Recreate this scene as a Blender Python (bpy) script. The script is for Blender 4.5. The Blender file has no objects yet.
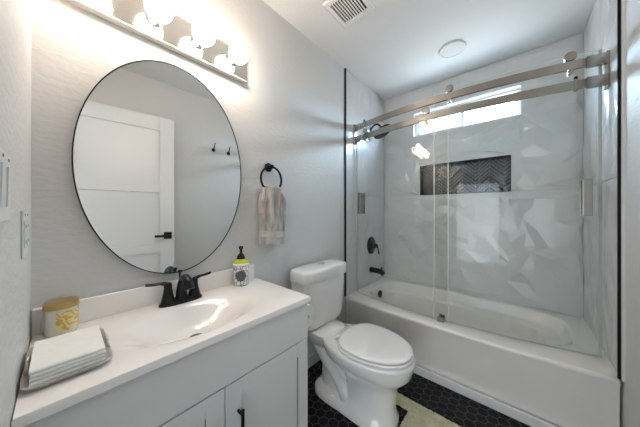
import bpy, bmesh, math, random
from mathutils import Vector, Matrix
from mathutils.geometry import delaunay_2d_cdt

random.seed(7)
sc = bpy.context.scene
C = sc.collection
PI = math.pi

# ------------------------------------------------------------------ camera
FPX = 225.664
cam_d = bpy.data.cameras.new('camera')
cam_d.sensor_width = 36.0
cam_d.lens = FPX * 36.0 / 640.0
cam_d.shift_y = -(213.5 - 210.954) / 640.0
cam_d.clip_start = 0.01
cam = bpy.data.objects.new('camera', cam_d)
C.objects.link(cam)
CAM = Vector((0.0637, -1.1705, 1.1613))
cam.location = CAM
cam.rotation_euler = (PI / 2, 0, math.radians(41.1233 - 90))
sc.camera = cam

# ------------------------------------------------------------------ world and exposure
sc.view_settings.view_transform = 'Standard'
sc.view_settings.look = 'None'
sc.view_settings.gamma = 1.0
sc.view_settings.use_curve_mapping = False
sc.view_settings.exposure = 2.08
w = bpy.data.worlds.new('overcast_sky'); sc.world = w
w.use_nodes = True
bg = w.node_tree.nodes['Background']
_n = w.node_tree
_tc = _n.nodes.new('ShaderNodeTexCoord'); _sx = _n.nodes.new('ShaderNodeSeparateXYZ'); _cr = _n.nodes.new('ShaderNodeValToRGB')
_n.links.new(_tc.outputs['Generated'], _sx.inputs[0]); _n.links.new(_sx.outputs[2], _cr.inputs[0]); _n.links.new(_cr.outputs[0], bg.inputs['Color'])
_cr.color_ramp.elements[0].position = 0.0; _cr.color_ramp.elements[0].color = (0.30, 0.32, 0.33, 1)   # ground and neighbouring walls
_cr.color_ramp.elements[1].position = 0.06; _cr.color_ramp.elements[1].color = (0.62, 0.83, 1.0, 1)   # overcast sky
bg.inputs['Strength'].default_value = 14.0

def area_light(name, loc, rot, sx, sy, power, color, portal=False):
    l = bpy.data.lights.new(name, 'AREA'); l.shape = 'RECTANGLE'; l.size = sx; l.size_y = sy
    l.energy = power; l.color = color
    o = bpy.data.objects.new(name, l); C.objects.link(o)
    o.location = loc; o.rotation_euler = rot
    if portal: l.cycles.is_portal = True
    return o
# daylight enters through the window over the tub
area_light('window_portal', (2.70, -0.77, 2.07), (0, PI / 2, 0), 0.28, 0.90, 1, (1, 1, 1), True)
# added fill light in the unseen hall, brightening the room through the doorway
area_light('hall_fill_light', (-2.38, -1.0, 0.90), (0, -PI / 2, 0), 1.7, 2.7, 13.0, (0.82, 0.92, 1.0))

BULB = 8.6
BULB_COL = (1.0, 0.84, 0.71)

# ------------------------------------------------------------------ materials
def mat(name, color=(0.8, 0.8, 0.8), rough=0.5, metal=0.0, bump=0.0, bscale=100.0, coat=0.0,
        spec=0.5, noise=0.0, nscale=8.0, stretch=None, sheen=0.0, bdist=0.002, detail=3.0):
    m = bpy.data.materials.new(name); m.use_nodes = True
    nt = m.node_tree; b = nt.nodes['Principled BSDF']
    b.inputs['Base Color'].default_value = (*color, 1)
    b.inputs['Roughness'].default_value = rough
    b.inputs['Metallic'].default_value = metal
    b.inputs['Specular IOR Level'].default_value = spec
    b.inputs['Coat Weight'].default_value = coat
    b.inputs['Coat Roughness'].default_value = 0.05
    b.inputs['Sheen Weight'].default_value = sheen
    tc = nt.nodes.new('ShaderNodeNewGeometry')
    src = tc.outputs['Position']
    if stretch:
        mp = nt.nodes.new('ShaderNodeMapping'); mp.inputs['Scale'].default_value = stretch
        nt.links.new(src, mp.inputs['Vector']); src = mp.outputs['Vector']
    if bump > 0:
        n = nt.nodes.new('ShaderNodeTexNoise'); n.inputs['Scale'].default_value = bscale
        n.inputs['Detail'].default_value = detail
        nt.links.new(src, n.inputs['Vector'])
        bp = nt.nodes.new('ShaderNodeBump'); bp.inputs['Strength'].default_value = bump
        bp.inputs['Distance'].default_value = bdist
        nt.links.new(n.outputs['Fac'], bp.inputs['Height']); nt.links.new(bp.outputs['Normal'], b.inputs['Normal'])
    if noise > 0:
        n2 = nt.nodes.new('ShaderNodeTexNoise'); n2.inputs['Scale'].default_value = nscale
        nt.links.new(src, n2.inputs['Vector'])
        r = nt.nodes.new('ShaderNodeValToRGB')
        r.color_ramp.elements[0].position = 0.3; r.color_ramp.elements[1].position = 0.7
        r.color_ramp.elements[0].color = (*[c * (1 - noise) for c in color], 1)
        r.color_ramp.elements[1].color = (*[min(1, c * (1 + noise * 0.5)) for c in color], 1)
        nt.links.new(n2.outputs['Fac'], r.inputs['Fac']); nt.links.new(r.outputs['Color'], b.inputs['Base Color'])
    return m

M = {}
M['wall'] = mat('wall_paint', (0.68, 0.675, 0.66), 0.5, bump=0.7, bscale=36, stretch=(0.7, 0.7, 1.9), bdist=0.0035)
M['ceil'] = mat('ceiling_paint', (0.80, 0.80, 0.79), 0.7, bump=0.5, bscale=70, bdist=0.003)
M['hall'] = mat('hall_paint', (0.78, 0.79, 0.80), 0.7, bump=0.2, bscale=60)
M['trimw'] = mat('white_trim_paint', (0.74, 0.74, 0.73), 0.35, bump=0.05, bscale=30)
M['tile'] = mat('white_relief_tile', (0.66, 0.66, 0.655), 0.23, coat=0.08, noise=0.06, nscale=3)
M['grout'] = mat('grey_grout', (0.56, 0.56, 0.55), 0.8, bump=0.1)
M['blacktrim'] = mat('black_metal_trim', (0.003, 0.003, 0.003), 0.45, spec=0.2, metal=0.0, noise=0.1)
M['tub'] = mat('white_acrylic', (0.85, 0.83, 0.80), 0.16, coat=0.4, noise=0.015, nscale=4)
M['porc'] = mat('white_porcelain', (0.88, 0.87, 0.85), 0.08, coat=0.5, noise=0.01, nscale=4)
M['seat'] = mat('white_seat_plastic', (0.90, 0.895, 0.885), 0.18, coat=0.3, noise=0.01)
M['marble'] = mat('cultured_marble', (0.94, 0.905, 0.875), 0.14, coat=0.4, noise=0.02, nscale=5)
M['cab'] = mat('pale_grey_cabinet_paint', (0.78, 0.785, 0.765), 0.38, bump=0.04, bscale=60)
M['gapshade'] = mat('cabinet_gap_shade', (0.10, 0.10, 0.10), 0.7, noise=0.1)  # dark colour painted in for shade between the cabinet fronts
M['black'] = mat('matte_black_metal', (0.004, 0.004, 0.004), 0.34, metal=0.0, spec=0.35, noise=0.1, nscale=30)
M['nickel'] = mat('brushed_nickel', (0.40, 0.375, 0.345), 0.24, metal=1.0, bump=0.05, bscale=200, stretch=(1, 0.05, 1))
M['chrome'] = mat('polished_chrome', (0.80, 0.79, 0.77), 0.06, metal=1.0, noise=0.02)
M['plate'] = mat('chrome_backplate', (0.88, 0.84, 0.78), 0.10, metal=1.0, noise=0.02)
M['mirror'] = mat('mirror_silver', (0.86, 0.88, 0.88), 0.0, metal=1.0, noise=0.005)
M['terry'] = mat('beige_grey_terry', (0.56, 0.52, 0.48), 0.95, bump=1.0, bscale=300, noise=0.45, nscale=30, sheen=0.4, bdist=0.004, stretch=(1, 1, 0.35))
M['terryband'] = mat('pale_towel_band', (0.62, 0.58, 0.54), 0.9, bump=0.6, bscale=300, noise=0.15, nscale=40, stretch=(0.3, 0.3, 2), bdist=0.002)
M['rug'] = mat('pale_yellow_pile', (0.93, 0.88, 0.55), 1.0, bump=1.0, bscale=160, noise=0.14, nscale=28, sheen=0.5, bdist=0.01)
M['plastic'] = mat('white_switch_plastic', (0.74, 0.75, 0.75), 0.3, noise=0.01)
M['gold'] = mat('gold_lid', (0.56, 0.38, 0.15), 0.32, metal=0.9, bump=0.08, bscale=90, stretch=(3, 0.2, 1))
M['jar'] = mat('cream_glass_jar', (0.76, 0.76, 0.64), 0.1, coat=0.5, noise=0.05, nscale=20)
M['napkin'] = mat('white_paper_napkin', (0.90, 0.89, 0.86), 0.85, bump=0.06, bscale=260, noise=0.03, nscale=60)
M['pewter'] = mat('pewter_tray', (0.66, 0.63, 0.57), 0.35, metal=0.6, bump=0.3, bscale=50, noise=0.15, nscale=30)
M['lime'] = mat('lime_cap', (0.62, 0.66, 0.04), 0.2, coat=0.4, noise=0.2, nscale=60)
M['dark'] = mat('dark_slot', (0.02, 0.02, 0.02), 0.8, noise=0.1)
M['frame'] = mat('white_vinyl_frame', (0.80, 0.81, 0.82), 0.3, noise=0.01)
M['seal'] = mat('clear_grey_seal', (0.42, 0.46, 0.44), 0.3, noise=0.04)
M['fix'] = mat('fixture_white', (0.79, 0.79, 0.785), 0.8, noise=0.01)
M['lip'] = mat('satin_edge_lip', (0.80, 0.77, 0.72), 0.35, metal=0.3, noise=0.02)
M['lens'] = mat('frosted_lens', (0.78, 0.78, 0.78), 0.9, noise=0.01)
M['wood'] = mat('hall_floor', (0.30, 0.24, 0.19), 0.5, noise=0.3, nscale=6, stretch=(1, 8, 1))

def emission_mat():
    m = bpy.data.materials.new('lit_bulb_glass'); m.use_nodes = True
    nt = m.node_tree; b = nt.nodes['Principled BSDF']
    b.inputs['Base Color'].default_value = (0.9, 0.88, 0.85, 1); b.inputs['Roughness'].default_value = 0.15
    b.inputs['Emission Color'].default_value = (*BULB_COL, 1)
    b.inputs['Emission Strength'].default_value = BULB
    return m
M['bulb'] = emission_mat()

def glass_mat(name, tint, fac_boost=1.0):
    m = bpy.data.materials.new(name); m.use_nodes = True
    nt = m.node_tree; nt.nodes.clear()
    out = nt.nodes.new('ShaderNodeOutputMaterial'); mix = nt.nodes.new('ShaderNodeMixShader')
    tr = nt.nodes.new('ShaderNodeBsdfTransparent'); gl = nt.nodes.new('ShaderNodeBsdfGlossy')
    lw = nt.nodes.new('ShaderNodeFresnel'); lw.inputs['IOR'].default_value = 1.45
    mu = nt.nodes.new('ShaderNodeMath'); mu.operation = 'MULTIPLY'; mu.inputs[1].default_value = fac_boost
    # no total internal reflection inside the thin pane: use the inverse index on the inner side
    ge = nt.nodes.new('ShaderNodeNewGeometry'); mrn = nt.nodes.new('ShaderNodeMapRange')
    mrn.inputs[3].default_value = 1.45; mrn.inputs[4].default_value = 1 / 1.45
    nt.links.new(ge.outputs['Backfacing'], mrn.inputs[0]); nt.links.new(mrn.outputs[0], lw.inputs['IOR'])
    tr.inputs['Color'].default_value = (*tint, 1); gl.inputs['Roughness'].default_value = 0.0
    gl.inputs['Color'].default_value = (1, 1, 1, 1)
    nt.links.new(lw.outputs[0], mu.inputs[0]); nt.links.new(mu.outputs[0], mix.inputs[0])
    nt.links.new(tr.outputs[0], mix.inputs[1]); nt.links.new(gl.outputs[0], mix.inputs[2])
    nt.links.new(mix.outputs[0], out.inputs['Surface'])
    return m
M['glass'] = glass_mat('clear_shower_glass', (0.975, 0.988, 0.982), 0.55)
M['pane'] = glass_mat('window_glass', (0.96, 0.98, 1.0), 0.6)
M['glassedge'] = mat('glass_edge', (0.74, 0.80, 0.78), 0.15, noise=0.02)

# node maths helpers
class NT:
    def __init__(s, m): s.nt = m.node_tree
    def val(s, v):
        return v
    def math(s, op, a, b=None, c=None):
        n = s.nt.nodes.new('ShaderNodeMath'); n.operation = op
        for i, x in enumerate((a, b, c)):
            if x is None: continue
            if isinstance(x, (int, float)): n.inputs[i].default_value = x
            else: s.nt.links.new(x, n.inputs[i])
        return n.outputs[0]

def hex_floor():
    m = bpy.data.materials.new('black_hexagon_mosaic'); m.use_nodes = True
    nt = m.node_tree; b = nt.nodes['Principled BSDF']; N = NT(m)
    g = nt.nodes.new('ShaderNodeNewGeometry'); sp = nt.nodes.new('ShaderNodeSeparateXYZ')
    nt.links.new(g.outputs['Position'], sp.inputs[0])
    P = 0.054; S3 = math.sqrt(3)
    px = N.math('MULTIPLY', N.math('ADD', sp.outputs[0], 10.0), 1 / P)
    py = N.math('MULTIPLY', N.math('ADD', sp.outputs[1], 10.0), 1 / P)
    ax = N.math('SUBTRACT', N.math('MODULO', px, 1.0), 0.5)
    ay = N.math('SUBTRACT', N.math('MODULO', py, S3), S3 / 2)
    bx = N.math('SUBTRACT', N.math('MODULO', N.math('ADD', px, 0.5), 1.0), 0.5)
    by = N.math('SUBTRACT', N.math('MODULO', N.math('ADD', py, S3 / 2), S3), S3 / 2)
    def hd(x, y):
        x = N.math('ABSOLUTE', x); y = N.math('ABSOLUTE', y)
        d = N.math('ADD', N.math('MULTIPLY', x, 0.5), N.math('MULTIPLY', y, S3 / 2))
        return N.math('MAXIMUM', d, x)
    d = N.math('MINIMUM', hd(ax, ay), hd(bx, by))
    rr = nt.nodes.new('ShaderNodeValToRGB'); nt.links.new(d, rr.inputs[0])
    rr.color_ramp.elements[0].position = 0.455; rr.color_ramp.elements[0].color = (0.005, 0.005, 0.006, 1)
    rr.color_ramp.elements[1].position = 0.468; rr.color_ramp.elements[1].color = (0.085, 0.085, 0.085, 1)
    nt.links.new(rr.outputs[0], b.inputs['Base Color'])
    hh = nt.nodes.new('ShaderNodeMapRange'); nt.links.new(d, hh.inputs[0])
    hh.inputs[1].default_value = 0.44; hh.inputs[2].default_value = 0.47; hh.inputs[3].default_value = 1; hh.inputs[4].default_value = 0
    bp = nt.nodes.new('ShaderNodeBump'); bp.inputs['Strength'].default_value = 0.5; bp.inputs['Distance'].default_value = 0.002
    nt.links.new(hh.outputs[0], bp.inputs['Height']); nt.links.new(bp.outputs[0], b.inputs['Normal'])
    b.inputs['Roughness'].default_value = 0.42
    b.inputs['Specular IOR Level'].default_value = 0.18
    return m
M['floor'] = hex_floor()

def chevron():
    m = bpy.data.materials.new('black_chevron_tile'); m.use_nodes = True
    nt = m.node_tree; b = nt.nodes['Principled BSDF']; N = NT(m)
    g = nt.nodes.new('ShaderNodeNewGeometry'); sp = nt.nodes.new('ShaderNodeSeparateXYZ')
    nt.links.new(g.outputs['Position'], sp.inputs[0])
    W = 0.104
    y = N.math('ADD', sp.outputs[1], 10.03); z = N.math('ADD', sp.outputs[2], 10.0)
    tri = N.math('ABSOLUTE', N.math('SUBTRACT', N.math('MODULO', y, 2 * W), W))
    st = N.math('DIVIDE', N.math('ADD', z, tri), 0.034)
    fr = N.math('FRACT', st); e = N.math('ABSOLUTE', N.math('SUBTRACT', fr, 0.5))
    col = N.math('FRACT', N.math('DIVIDE', y, W)); ce = N.math('ABSOLUTE', N.math('SUBTRACT', col, 0.5))
    edge = N.math('MAXIMUM', e, N.math('MULTIPLY', ce, 0.90))
    idv = N.math('ADD', N.math('MULTIPLY', N.math('FLOOR', st), 7.31), N.math('MULTIPLY', N.math('FLOOR', N.math('DIVIDE', y, W)), 3.17))
    wn = nt.nodes.new('ShaderNodeTexWhiteNoise'); wn.noise_dimensions = '1D'; nt.links.new(idv, wn.inputs['W'])
    r = nt.nodes.new('ShaderNodeValToRGB'); nt.links.new(wn.outputs['Value'], r.inputs[0])
    r.color_ramp.elements[0].color = (0.010, 0.011, 0.014, 1); r.color_ramp.elements[1].color = (0.035, 0.037, 0.043, 1)
    mr = nt.nodes.new('ShaderNodeMapRange'); nt.links.new(edge, mr.inputs[0])
    mr.inputs[1].default_value = 0.43; mr.inputs[2].default_value = 0.47
    mx = nt.nodes.new('ShaderNodeMix'); mx.data_type = 'RGBA'
    nt.links.new(mr.outputs[0], mx.inputs[0]); nt.links.new(r.outputs[0], mx.inputs[6]); mx.inputs[7].default_value = (0.42, 0.42, 0.43, 1)
    nt.links.new(mx.outputs[2], b.inputs['Base Color'])
    inv = N.math('SUBTRACT', 1.0, mr.outputs[0])
    tilt = N.math('MULTIPLY', N.math('SUBTRACT', wn.outputs['Value'], 0.5), N.math('MULTIPLY', fr, 1.6))
    bp = nt.nodes.new('ShaderNodeBump'); bp.inputs['Strength'].default_value = 0.6; bp.inputs['Distance'].default_value = 0.004
    nt.links.new(N.math('ADD', inv, tilt), bp.inputs['Height']); nt.links.new(bp.outputs[0], b.inputs['Normal'])
    b.inputs['Roughness'].default_value = 0.18
    return m
M['chevron'] = chevron()

def pattern_mat(name, base, ink, scale, kind='voronoi', lo=0.1, hi=0.2, rough=0.2):
    m = bpy.data.materials.new(name); m.use_nodes = True
    nt = m.node_tree; b = nt.nodes['Principled BSDF']
    g = nt.nodes.new('ShaderNodeNewGeometry')
    if kind == 'voronoi':
        t = nt.nodes.new('ShaderNodeTexVoronoi'); t.feature = 'DISTANCE_TO_EDGE'; t.inputs['Scale'].default_value = scale
        o = t.outputs['Distance']
    else:
        t = nt.nodes.new('ShaderNodeTexWave'); t.inputs['Scale'].default_value = scale; t.inputs['Distortion'].default_value = 9
        t.inputs['Detail'].default_value = 1; t.inputs['Detail Scale'].default_value = 2.2
        t.bands_direction = 'DIAGONAL'
        o = t.outputs['Fac']
    nt.links.new(g.outputs['Position'], t.inputs['Vector'])
    r = nt.nodes.new('ShaderNodeValToRGB'); nt.links.new(o, r.inputs[0])
    r.color_ramp.elements[0].position = lo; r.color_ramp.elements[0].color = (*ink, 1)
    r.color_ramp.elements[1].position = hi; r.color_ramp.elements[1].color = (*base, 1)
    nt.links.new(r.outputs[0], b.inputs['Base Color']); b.inputs['Roughness'].default_value = rough
    b.inputs['Coat Weight'].default_value = 0.4
    return m
M['leafjar'] = pattern_mat('leaf_patterned_ceramic', (0.78, 0.79, 0.76), (0.10, 0.13, 0.08), 48, 'voronoi', 0.02, 0.09)
M['medallion'] = pattern_mat('grey_medallion', (0.035, 0.03, 0.03), (0.30, 0.28, 0.27), 160, 'voronoi', 0.03, 0.12, 0.4)
M['goldlabel'] = pattern_mat('gold_floral_label', (0.84, 0.74, 0.38), (0.74, 0.47, 0.10), 22, 'wave', 0.25, 0.65, 0.4)

# ------------------------------------------------------------------ mesh helpers
def add_box(bm, x0, x1, y0, y1, z0, z1, bev=0.0, seg=2):
    t = bmesh.new()
    bmesh.ops.create_cube(t, size=1)
    for v in t.verts:
        v.co = Vector(((x0 + x1) / 2 + v.co.x * abs(x1 - x0), (y0 + y1) / 2 + v.co.y * abs(y1 - y0), (z0 + z1) / 2 + v.co.z * abs(z1 - z0)))
    if bev > 0:
        bmesh.ops.bevel(t, geom=t.edges[:], offset=bev, segments=seg, profile=0.5, affect='EDGES')
    merge(bm, t)

def merge(bm, t, mtx=None):
    if mtx is not None: bmesh.ops.transform(t, matrix=mtx, verts=t.verts[:])
    vm = {}
    for v in t.verts: vm[v] = bm.verts.new(v.co)
    for f in t.faces:
        try: bm.faces.new([vm[v] for v in f.verts])
        except ValueError: pass
    t.free()

def box(x0, x1, y0, y1, z0, z1, bev=0.0, seg=2):
    bm = bmesh.new(); add_box(bm, x0, x1, y0, y1, z0, z1, bev, seg); return bm

def add_loft(bm, rings, cap0=True, cap1=True, closed=True):
    R = [[bm.verts.new(p) for p in r] for r in rings]
    n = len(rings[0])
    for a, b in zip(R[:-1], R[1:]):
        for i in range(n if closed else n - 1):
            j = (i + 1) % n
            bm.faces.new((a[i], a[j], b[j], b[i]))
    if cap0: bm.faces.new(R[0][::-1])
    if cap1: bm.faces.new(R[-1])
    return R

def frame_for(d):
    d = Vector(d).normalized()
    up = Vector((0, 0, 1)) if abs(d.z) < 0.95 else Vector((1, 0, 0))
    u = d.cross(up).normalized(); v = u.cross(d).normalized()
    return u, v

def add_tube(bm, pts, rad, n=12, cap=True, flat=1.0):
    pts = [Vector(p) for p in pts]
    if isinstance(rad, (int, float)): rad = [rad] * len(pts)
    rings = []; u = None
    for i, p in enumerate(pts):
        d = (pts[min(i + 1, len(pts) - 1)] - pts[max(i - 1, 0)]).normalized()
        if u is None: u, v = frame_for(d)
        else:
            u = (u - d * u.dot(d)).normalized(); v = u.cross(d).normalized()
        rings.append([p + (u * math.cos(2 * PI * k / n) + v * math.sin(2 * PI * k / n) * flat) * rad[i] for k in range(n)])
    add_loft(bm, rings, cap, cap)

def spline(pts, k=8):
    pts = [Vector(p) for p in pts]; out = []
    P = [pts[0]] + pts + [pts[-1]]
    for i in range(1, len(P) - 2):
        a, b, c, d = P[i - 1], P[i], P[i + 1], P[i + 2]
        for j in range(k):
            t = j / k
            out.append(0.5 * ((2 * b) + (c - a) * t + (2 * a - 5 * b + 4 * c - d) * t * t + (3 * b - a - 3 * c + d) * t ** 3))
    out.append(pts[-1]); return out

def add_lathe(bm, origin, axis, prof, n=32, cap0=True, cap1=True):
    """prof: list of (distance along axis, radius)"""
    o = Vector(origin); a = Vector(axis).normalized(); u, v = frame_for(a)
    rings = [[o + a * h + (u * math.cos(2 * PI * k / n) + v * math.sin(2 * PI * k / n)) * max(r, 1e-5) for k in range(n)] for h, r in prof]
    add_loft(bm, rings, cap0, cap1)

def sup_ring(cx, cy, z, hx, hy, e=2.0, n=48, hy2=None):
    """superellipse; hy2 = half length on the -y side"""
    out = []
    for k in range(n):
        t = 2 * PI * k / n; c, s = math.cos(t), math.sin(t)
        x = hx * math.copysign(abs(c) ** (2 / e), c)
        h = hy if s >= 0 or hy2 is None else hy2
        y = h * math.copysign(abs(s) ** (2 / e), s)
        out.append(Vector((cx + x, cy + y, z)))
    return out

def torus(bm, center, normal, R, r, n=48, m=12):
    c = Vector(center); u, v = frame_for(normal); nn = Vector(normal).normalized()
    rows = []
    for i in range(n):
        a = 2 * PI * i / n; d = u * math.cos(a) + v * math.sin(a)
        rows.append([bm.verts.new(c + d * (R + r * math.cos(2 * PI * j / m)) + nn * r * math.sin(2 * PI * j / m)) for j in range(m)])
    for i in range(n):
        for j in range(m):
            bm.faces.new((rows[i][j], rows[(i + 1) % n][j], rows[(i + 1) % n][(j + 1) % m], rows[i][(j + 1) % m]))

ORG = {}
def finish(name, bm, m, parent=None, origin=None, smooth=True, angle=35):
    bmesh.ops.remove_doubles(bm, verts=bm.verts[:], dist=1e-6)
    bmesh.ops.recalc_face_normals(bm, faces=bm.faces[:])
    if parent is not None: org = ORG[parent.name]
    elif origin is not None: org = Vector(origin)
    else:
        xs = [v.co.x for v in bm.verts]; ys = [v.co.y for v in bm.verts]; zs = [v.co.z for v in bm.verts]
        org = Vector(((min(xs) + max(xs)) / 2, (min(ys) + max(ys)) / 2, min(zs)))
    for v in bm.verts: v.co -= org
    if smooth:
        for f in bm.faces: f.smooth = True
        ca = math.radians(angle)
        for e in bm.edges:
            if len(e.link_faces) == 2:
                if e.calc_face_angle(0) > ca: e.smooth = False
    me = bpy.data.meshes.new(name); bm.to_mesh(me); bm.free()
    me.materials.append(m)
    o = bpy.data.objects.new(name, me); C.objects.link(o)
    if smooth and len(me.polygons) < 420:
        wn = o.modifiers.new('weighted_normal', 'WEIGHTED_NORMAL'); wn.keep_sharp = True; wn.weight = 80
    if parent is not None:
        o.parent = parent
    else:
        o.location = org
    ORG[o.name] = org
    return o

def thing(name, label, cat, loc=(0, 0, 0), group=None, kind=None):
    o = bpy.data.objects.new(name, None); C.objects.link(o); o.location = loc
    o.empty_display_size = 0.05
    ORG[o.name] = Vector(loc)
    return tag(o, label, cat, group, kind)

def tag(o, label=None, cat=None, group=None, kind=None):
    if label: o['label'] = label
    if cat: o['category'] = cat
    if group: o['group'] = group
    if kind: o['kind'] = kind
    return o

def struct(name, bm, m, label=None, cat=None, smooth=False):
    o = finish(name, bm, m, smooth=smooth)
    return tag(o, label, cat, None, 'structure')

# ------------------------------------------------------------------ dimensions
XB = 2.5246; XF = 1.7437; H = 2.4442; YR = -1.537
TUBZ = 0.393
def bow(y):
    u = (y + 0.762) / 0.762
    return 1 - u * u
def glass_x(y): return 1.905 - 0.105 * bow(y)

# ------------------------------------------------------------------ structure
struct('floor', box(0, XB + 0.2, YR - 0.12, 0.12, -0.08, 0), M['floor'], 'black hexagon mosaic tile floor with grey grout', 'floor')
struct('ceiling', box(-0.12, XB + 0.16, YR - 0.12, 0.12, H, H + 0.1), M['ceil'], 'white textured bathroom ceiling', 'ceiling')
struct('wall_mirror_side', box(-0.12, XB + 0.16, 0, 0.12, 0, H), M['wall'], 'light grey textured wall behind the vanity and toilet', 'wall')
struct('wall_right', box(-0.12, XB + 0.16, YR - 0.12, YR, 0, H), M['wall'], 'light grey wall opposite the mirror, at the right edge', 'wall')
# left wall with the doorway the picture is taken from
DY0, DY1, DH = -1.47, -0.66, 2.06
bm = bmesh.new()
add_box(bm, -0.12, 0, DY1, 0, 0, H); add_box(bm, -0.12, 0, YR, DY0, 0, H); add_box(bm, -0.12, 0, DY0, DY1, DH, H)
struct('wall_left', bm, M['wall'], 'light grey textured wall at the left edge beside the counter', 'wall')

# far wall with window opening and niche recess
WY0, WY1, WZ0, WZ1 = -1.198, -0.341, 1.946, 2.190
NY0, NY1, NZ0, NZ1 = -1.133, -0.408, 1.325, 1.631
XW = XB + 0.010
bm = bmesh.new()
T = 0.15
add_box(bm, XW, XW + T, YR, 0, 0, NZ0); add_box(bm, XW, XW + T, YR, NY0, NZ0, NZ1); add_box(bm, XW, XW + T, NY1, 0, NZ0, NZ1)
add_box(bm, XW + 0.10, XW + T, NY0, NY1, NZ0, NZ1)
add_box(bm, XW, XW + T, YR, 0, NZ1, WZ0); add_box(bm, XW, XW + T, YR, WY0, WZ0, WZ1); add_box(bm, XW, XW + T, WY1, 0, WZ0, WZ1)
add_box(bm, XW, XW + T, YR, 0, WZ1, H)
wall_far = struct('wall_far', bm, M['grout'], 'white faceted relief tile wall behind the bathtub', 'wall')

def tile_field(u0, u1, z0, z1, uj, zj, holes, place, seed):
    """faceted relief tiles; place(u, z, h) -> Vector with h = height out of the wall"""
    rnd = random.Random(seed); bm = bmesh.new(); G = 0.0011
    us = [u0] + [u for u in uj if u0 + 0.02 < u < u1 - 0.02] + [u1]
    zs = [z0] + [z for z in zj if z0 + 0.02 < z < z1 - 0.02] + [z1]
    for a0, a1 in zip(us[:-1], us[1:]):
        for b0, b1 in zip(zs[:-1], zs[1:]):
            A0, A1, B0, B1 = a0 + G, a1 - G, b0 + G, b1 - G
            pts = []; edges = []; hs = []
            def ring(x0, x1, y0, y1, nx, ny):
                s = len(pts)
                L = [(x0 + (x1 - x0) * i / nx, y0) for i in range(nx)] + [(x1, y0 + (y1 - y0) * i / ny) for i in range(ny)] + \
                    [(x1 - (x1 - x0) * i / nx, y1) for i in range(nx)] + [(x0, y1 - (y1 - y0) * i / ny) for i in range(ny)]
                for p in L: pts.append(Vector(p)); hs.append(0)
                for i in range(len(L)): edges.append((s + i, s + (i + 1) % len(L)))
            ring(A0, A1, B0, B1, 2, 4)
            inh = lambda p, e=0.0: any(h[0] - e < p[0] < h[1] + e and h[2] - e < p[1] < h[3] + e for h in holes)
            act = []
            for h in holes:
                x0, x1, y0, y1 = max(h[0], A0), min(h[1], A1), max(h[2], B0), min(h[3], B1)
                if x0 < x1 and y0 < y1:
                    act.append((x0, x1, y0, y1)); ring(x0, x1, y0, y1, 1, 1)
            nx = max(1, round((A1 - A0) / 0.095)); ny = max(1, round((B1 - B0) / 0.115))
            for i in range(nx):
                for j in range(ny):
                    p = Vector((A0 + (A1 - A0) * (i + 0.5 + rnd.uniform(-.38, .38)) / nx, B0 + (B1 - B0) * (j + 0.5 + rnd.uniform(-.38, .38)) / ny))
                    if inh(p, 0.012): continue
                    pts.append(p); hs.append(rnd.uniform(0.0, 0.0165))
            co, ed, fa, ov, oe, of = delaunay_2d_cdt(pts, edges, [], 0, 1e-5)
            hh = [max([hs[k] for k in o] or [0]) if not any(hs[k] == 0 for k in o) else 0 for o in ov]
            vs = [bm.verts.new(place(c.x, c.y, h)) for c, h in zip(co, hh)]
            for f in fa:
                cx = sum(co[k].x for k in f) / len(f); cz = sum(co[k].y for k in f) / len(f)
                if inh((cx, cz)) or not (A0 - 1e-5 < cx < A1 + 1e-5 and B0 - 1e-5 < cz < B1 + 1e-5): continue
                bm.faces.new([vs[k] for k in f])
            # side skirts of each tile
            s4 = [(A0, B0), (A1, B0), (A1, B1), (A0, B1)]
            for k in range(4):
                p, q = s4[k], s4[(k + 1) % 4]
                if inh(((p[0] + q[0]) / 2, (p[1] + q[1]) / 2)): continue
                bm.faces.new([bm.verts.new(x) for x in (place(*p, 0), place(*q, 0), place(*q, -0.009), place(*p, -0.009))])
    return bm

uj = [-0.305 * k for k in range(1, 5)]; zj = [1.323]
o = finish('relief_tile', tile_field(YR + 0.009, -0.009, TUBZ - 0.003, H, uj, zj, [(WY0, WY1, WZ0, WZ1), (NY0, NY1, NZ0, NZ1)],
       lambda u, z, h: Vector((XB - h, u, z)), 3), M['tile'], wall_far, smooth=False)
xj = [XB - 0.305, XB - 0.61]
gl = box(XF + 0.006, XB + 0.01, -0.002, 0, TUBZ, H)
wt = struct('wall_shower_end', gl, M['grout'], 'white relief tile wall carrying the shower valve and spout', 'wall')
finish('relief_tile', tile_field(XF + 0.008, XB, TUBZ - 0.003, H, xj, zj, [], lambda u, z, h: Vector((u, -0.008 - h * 0.6, z)), 5), M['tile'], wt, smooth=False)
gl = box(XF + 0.006, XB + 0.01, YR, YR + 0.002, TUBZ, H)
wt = struct('wall_tub_end', gl, M['grout'], 'white relief tile wall at the right end of the tub', 'wall')
finish('relief_tile', tile_field(XF + 0.008, XB, TUBZ - 0.003, H, xj, zj, [], lambda u, z, h: Vector((u, YR + 0.008 + h * 0.6, z)), 9), M['tile'], wt, smooth=False)

struct('trim_1', box(XF - 0.006, XF + 0.006, -0.013, 0, TUBZ + 0.001, H), M['blacktrim'], 'thin black metal tile edge trim above the toilet tank', 'trim')
struct('trim_2', box(XF - 0.006, XF + 0.006, YR, YR + 0.019, TUBZ + 0.001, H), M['blacktrim'], 'black metal tile edge trim at the right edge', 'trim')
struct('trim_3', box(XF - 0.020, XF - 0.006, YR, YR + 0.010, TUBZ + 0.001, H), M['trimw'], 'pale caulk line beside the black edge trim', 'trim')

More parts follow.
